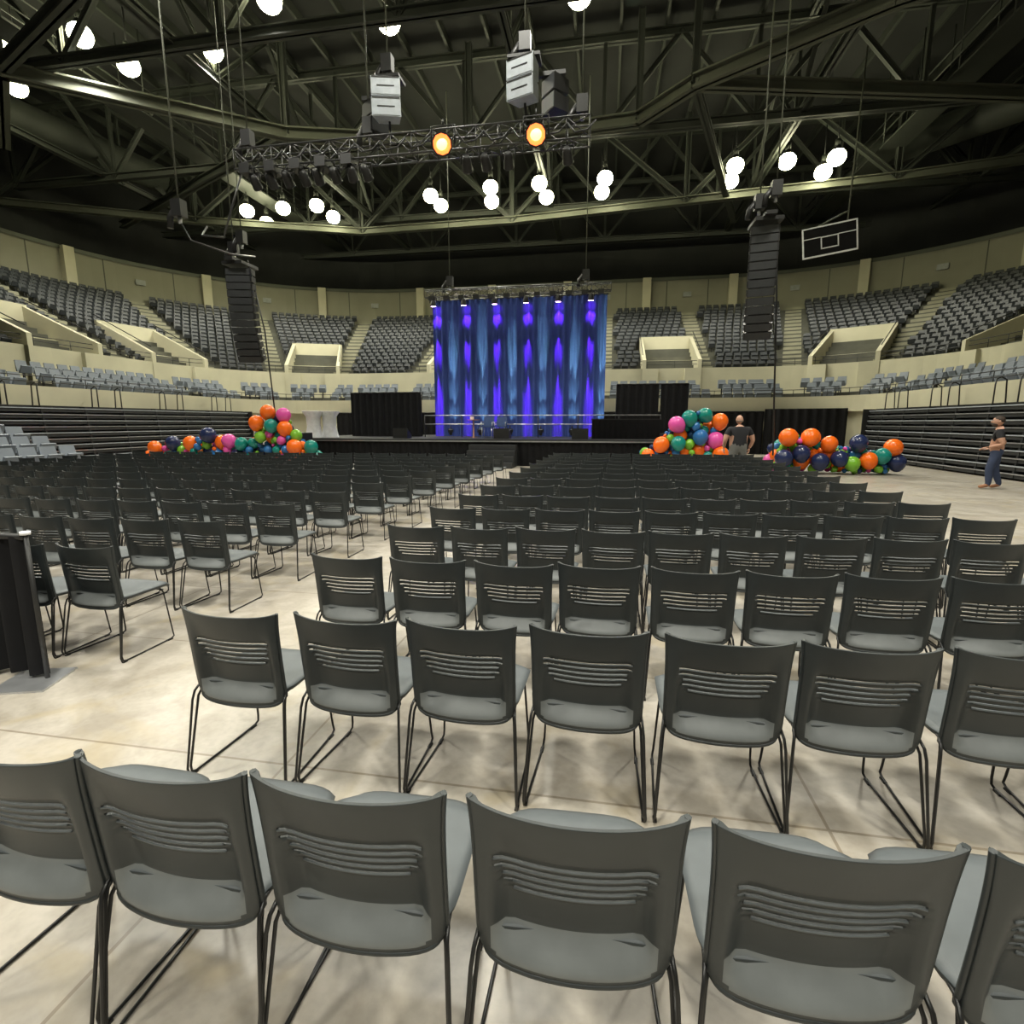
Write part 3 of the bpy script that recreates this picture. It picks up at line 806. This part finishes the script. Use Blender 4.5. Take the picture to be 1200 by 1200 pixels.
# ------------------------------------------------------------ people
SK = mat('skin', (.52,.29,.20), .5, var=.05)
def person(name, x, y, face, joints, bones, kinds, mats, scale=(1,1,1), bald=False, headturn=0.0, hands=None, beard=False):
    names = list(joints); idx = {n: i for i, n in enumerate(names)}
    me = bpy.data.meshes.new(name+'_sk')
    me.from_pydata([joints[n][0] for n in names], [(idx[a], idx[b]) for a, b in bones], [])
    ob = bpy.data.objects.new(name+'_sk', me); scene.collection.objects.link(ob)
    md = ob.modifiers.new('s', 'SKIN'); md.use_smooth_shade = True
    sv = me.skin_vertices[0].data
    for n in names:
        sv[idx[n]].radius = joints[n][1:3]; sv[idx[n]].use_root = (n == 'pelvis')
    ss = ob.modifiers.new('u', 'SUBSURF'); ss.levels = 2; ss.render_levels = 2
    bpy.context.view_layer.update()
    ev = ob.evaluated_get(bpy.context.evaluated_depsgraph_get()); em = ev.to_mesh()
    B = MB(); B.v = [tuple(v.co) for v in em.vertices]
    segs = [(Vector(joints[a][0]), Vector(joints[b][0]), kinds[(a, b)]) for a, b in bones]
    for p in em.polygons:
        c = Vector(p.center); best = None
        for a, b, k in segs:
            d = b-a; t = max(0, min(1, (c-a).dot(d)/d.length_squared)); q = (c-a-d*t).length
            if best is None or q < best[0]: best = (q, k)
        B.face(list(p.vertices), mats[best[1]], True)
    ev.to_mesh_clear(); bpy.data.objects.remove(ob)
    hc = Vector(joints['neck2'][0]) + Vector((0,.02,.115))
    HM = Matrix.Rotation(headturn, 3, 'Z')
    def hf(q):
        w = 1.0-.22*max(0,-q.z)*1.0
        return Vector((q.x*w, q.y*(1-.1*max(0,-q.z)) + (.10 if q.z < -.3 and q.y > 0 else 0)*q.y, q.z))
    B.ell(hc, (.077,.097,.122), SK, 18, 14, hf, HM)
    def hp(v): return hc + HM @ Vector(v)
    B.tube([hp((0,.092,.02)), hp((0,.112,-.012)), hp((0,.112,-.022)), hp((0,.09,-.03))], [.008,.014,.015,.008], SK, 8)
    mth = mat('lips', (.45,.18,.15), .5); eye = mat('eye', (.03,.02,.02), .3)
    B.tube([hp((-.024,.088,-.055)), hp((0,.096,-.057)), hp((.024,.088,-.055))], .006, mth, 6)
    for s in (-1, 1):
        B.ell(hp((s*.03,.083,.012)), (.012,.010,.008), M_WHITE, 8, 6); B.ell(hp((s*.03,.091,.012)), (.006,.004,.006), eye, 8, 6)
        B.tube([hp((s*.018,.093,.032)), hp((s*.045,.082,.033))], .005, mats['hair'], 5)
        B.ell(hp((s*.078,-.005,-.005)), (.012,.020,.032), SK, 8, 7, None, HM)
    if not bald:
        B.ell(hp((0,-.014,.026)), (.083,.098,.110), mats['hair'], 16, 10, lambda q: Vector((q.x,q.y,max(q.z,-.45 if q.y < .1 else .25))), HM)
    else:
        B.ell(hp((0,-.012,-.03)), (.0795,.090,.05), mats['hair'], 16, 8, lambda q: Vector((q.x, min(q.y,.35), q.z)), HM)
    if beard:
        B.ell(hp((0,.045,-.075)), (.058,.062,.052), mats['hair'], 12, 8, None, HM)
    for (wr, dirv, side) in hands or []:
        w = Vector(joints[wr][0]); d = Vector(dirv).normalized(); sd = Vector(side); sd = (sd-d*sd.dot(d)).normalized(); nrm = d.cross(sd).normalized()
        pm = w + d*.05
        Mh = Matrix((sd, d, nrm)).transposed()
        B.ell(pm, (.040,.052,.017), SK, 10, 8, None, Mh)
        for k in range(4):
            off = (-.028+.019*k); ln = (.062,.075,.07,.055)[k]
            b0 = pm + sd*off + d*.035
            b1 = b0 + d*ln*.5 + nrm*.006; b2 = b1 + d*ln*.35 + nrm*.018; b3 = b2 + d*ln*.2 + nrm*.02
            B.tube([b0,b1,b2,b3], [.0095,.009,.008,.006], SK, 6)
        t0 = pm - sd*.03 - d*.02; t1 = t0 - sd*.028 + d*.03 + nrm*.008; t2 = t1 - sd*.006 + d*.03 + nrm*.012
        B.tube([t0,t1,t2], [.012,.0105,.008], SK, 6)
    a, b = L(x, y); o = B.obj(name, (a,b,0), face); o.scale = scale
    return o
def std():
    bones = [('pelvis','belly'),('belly','chest'),('chest','neck'),('neck','neck2')]
    kinds = {('pelvis','belly'):'shirt',('belly','chest'):'shirt',('chest','neck'):'shirt',('neck','neck2'):'skin'}
    for s in 'lr':
        for a, b, k in (('chest','sh','shirt'),('sh','ua','shirt'),('ua','el','skin'),('el','wr','skin'),('pelvis','hip','pants'),('hip','kn','pants'),('kn','an','pants'),('an','toe','shoe')):
            A = a if a in ('chest','pelvis') else a+s; bones.append((A, b+s)); kinds[(A, b+s)] = k
    return bones, kinds
bn, kd = std()
J1 = {'pelvis':((0,0,.97),.19,.15),'belly':((0,.03,1.12),.205,.17),'chest':((0,.0,1.32),.215,.145),'neck':((0,-.01,1.48),.085,.08),'neck2':((0,.01,1.56),.062,.064),
      'shl':((-.215,0,1.42),.095,.09),'ual':((-.29,-.01,1.27),.078,.072),'ell':((-.33,-.03,1.12),.052,.052),'wrl':((-.30,.12,.92),.034,.032),
      'shr':((.215,0,1.42),.095,.09),'uar':((.29,-.01,1.27),.078,.072),'elr':((.33,-.03,1.12),.052,.052),'wrr':((.30,.10,.91),.034,.032),
      'hipl':((-.11,0,.88),.12,.115),'knl':((-.13,.02,.50),.088,.085),'anl':((-.13,-.02,.10),.062,.062),'toel':((-.15,.15,.045),.045,.04),
      'hipr':((.11,0,.88),.12,.115),'knr':((.13,.02,.50),.088,.085),'anr':((.13,-.02,.10),.062,.062),'toer':((.15,.15,.045),.045,.04)}
mblack = mat('black_shirt', (.014,.014,.017), .85)
m1 = {'shirt':mblack,'skin':SK,'pants':mat('grey_trousers',(.15,.15,.14),.85),'shoe':mat('shoe_black',(.02,.02,.02),.5),'hair':mat('grey_stubble',(.30,.21,.16),.8)}
person('man', 6.2, 14.6, math.radians(6), J1, bn, kd, m1, (1.13,1.1,1.01), True, .15, [('wrl',(.02,.15,-1),(0,1,.1)),('wrr',(-.02,.15,-1),(0,-1,.1))])
J2 = {'pelvis':((0,0,.96),.155,.135),'belly':((0,.01,1.1),.155,.135),'chest':((0,.0,1.32),.18,.14),'neck':((0,.0,1.47),.07,.07),'neck2':((0,.02,1.55),.055,.058),
      'shl':((-.18,0,1.41),.08,.08),'ual':((-.23,-.02,1.26),.066,.065),'ell':((-.25,-.08,1.12),.046,.046),'wrl':((-.16,.14,1.04),.030,.030),
      'shr':((.18,0,1.41),.08,.08),'uar':((.23,-.03,1.26),.066,.065),'elr':((.26,-.12,1.13),.046,.046),'wrr':((.20,.08,1.0),.030,.030),
      'hipl':((-.09,0,.88),.105,.11),'knl':((-.10,.08,.50),.078,.08),'anl':((-.10,.06,.10),.055,.055),'toel':((-.11,.22,.04),.042,.038),
      'hipr':((.09,0,.88),.105,.11),'knr':((.10,-.01,.50),.078,.08),'anr':((.10,-.12,.10),.055,.055),'toer':((.11,.04,.042),.042,.036)}
m2 = {'shirt':mblack,'skin':SK,'pants':mat('dark_jeans',(.035,.05,.10),.85),'shoe':mat('shoe_brown',(.35,.16,.08),.5),'hair':mat('brown_hair',(.04,.025,.018),.7)}
person('man', 11.85, 13.0, math.radians(60), J2, bn, kd, m2, (1.18,1.18,.99), False, .2, [('wrl',(.3,1,-.3),(1,-.2,0)),('wrr',(-.1,1,-.4),(-1,-.1,0))], True)

# ------------------------------------------------------------ world, camera
w = bpy.data.worlds.new('W'); scene.world = w; w.use_nodes = True
w.node_tree.nodes['Background'].inputs[0].default_value = (.9,1,.88,1)
w.node_tree.nodes['Background'].inputs[1].default_value = .05
cam = bpy.data.cameras.new('camera'); co = bpy.data.objects.new('camera', cam)
scene.collection.objects.link(co); co.location = CAM
co.rotation_euler = (math.radians(90-9.6), 0, YAW)
cam.sensor_width = 36; cam.lens = 36*620/1200; cam.clip_start = .05; cam.clip_end = 200
scene.camera = co
scene.view_settings.view_transform = 'Standard'
scene.view_settings.look = 'None'
scene.view_settings.exposure = 0.0
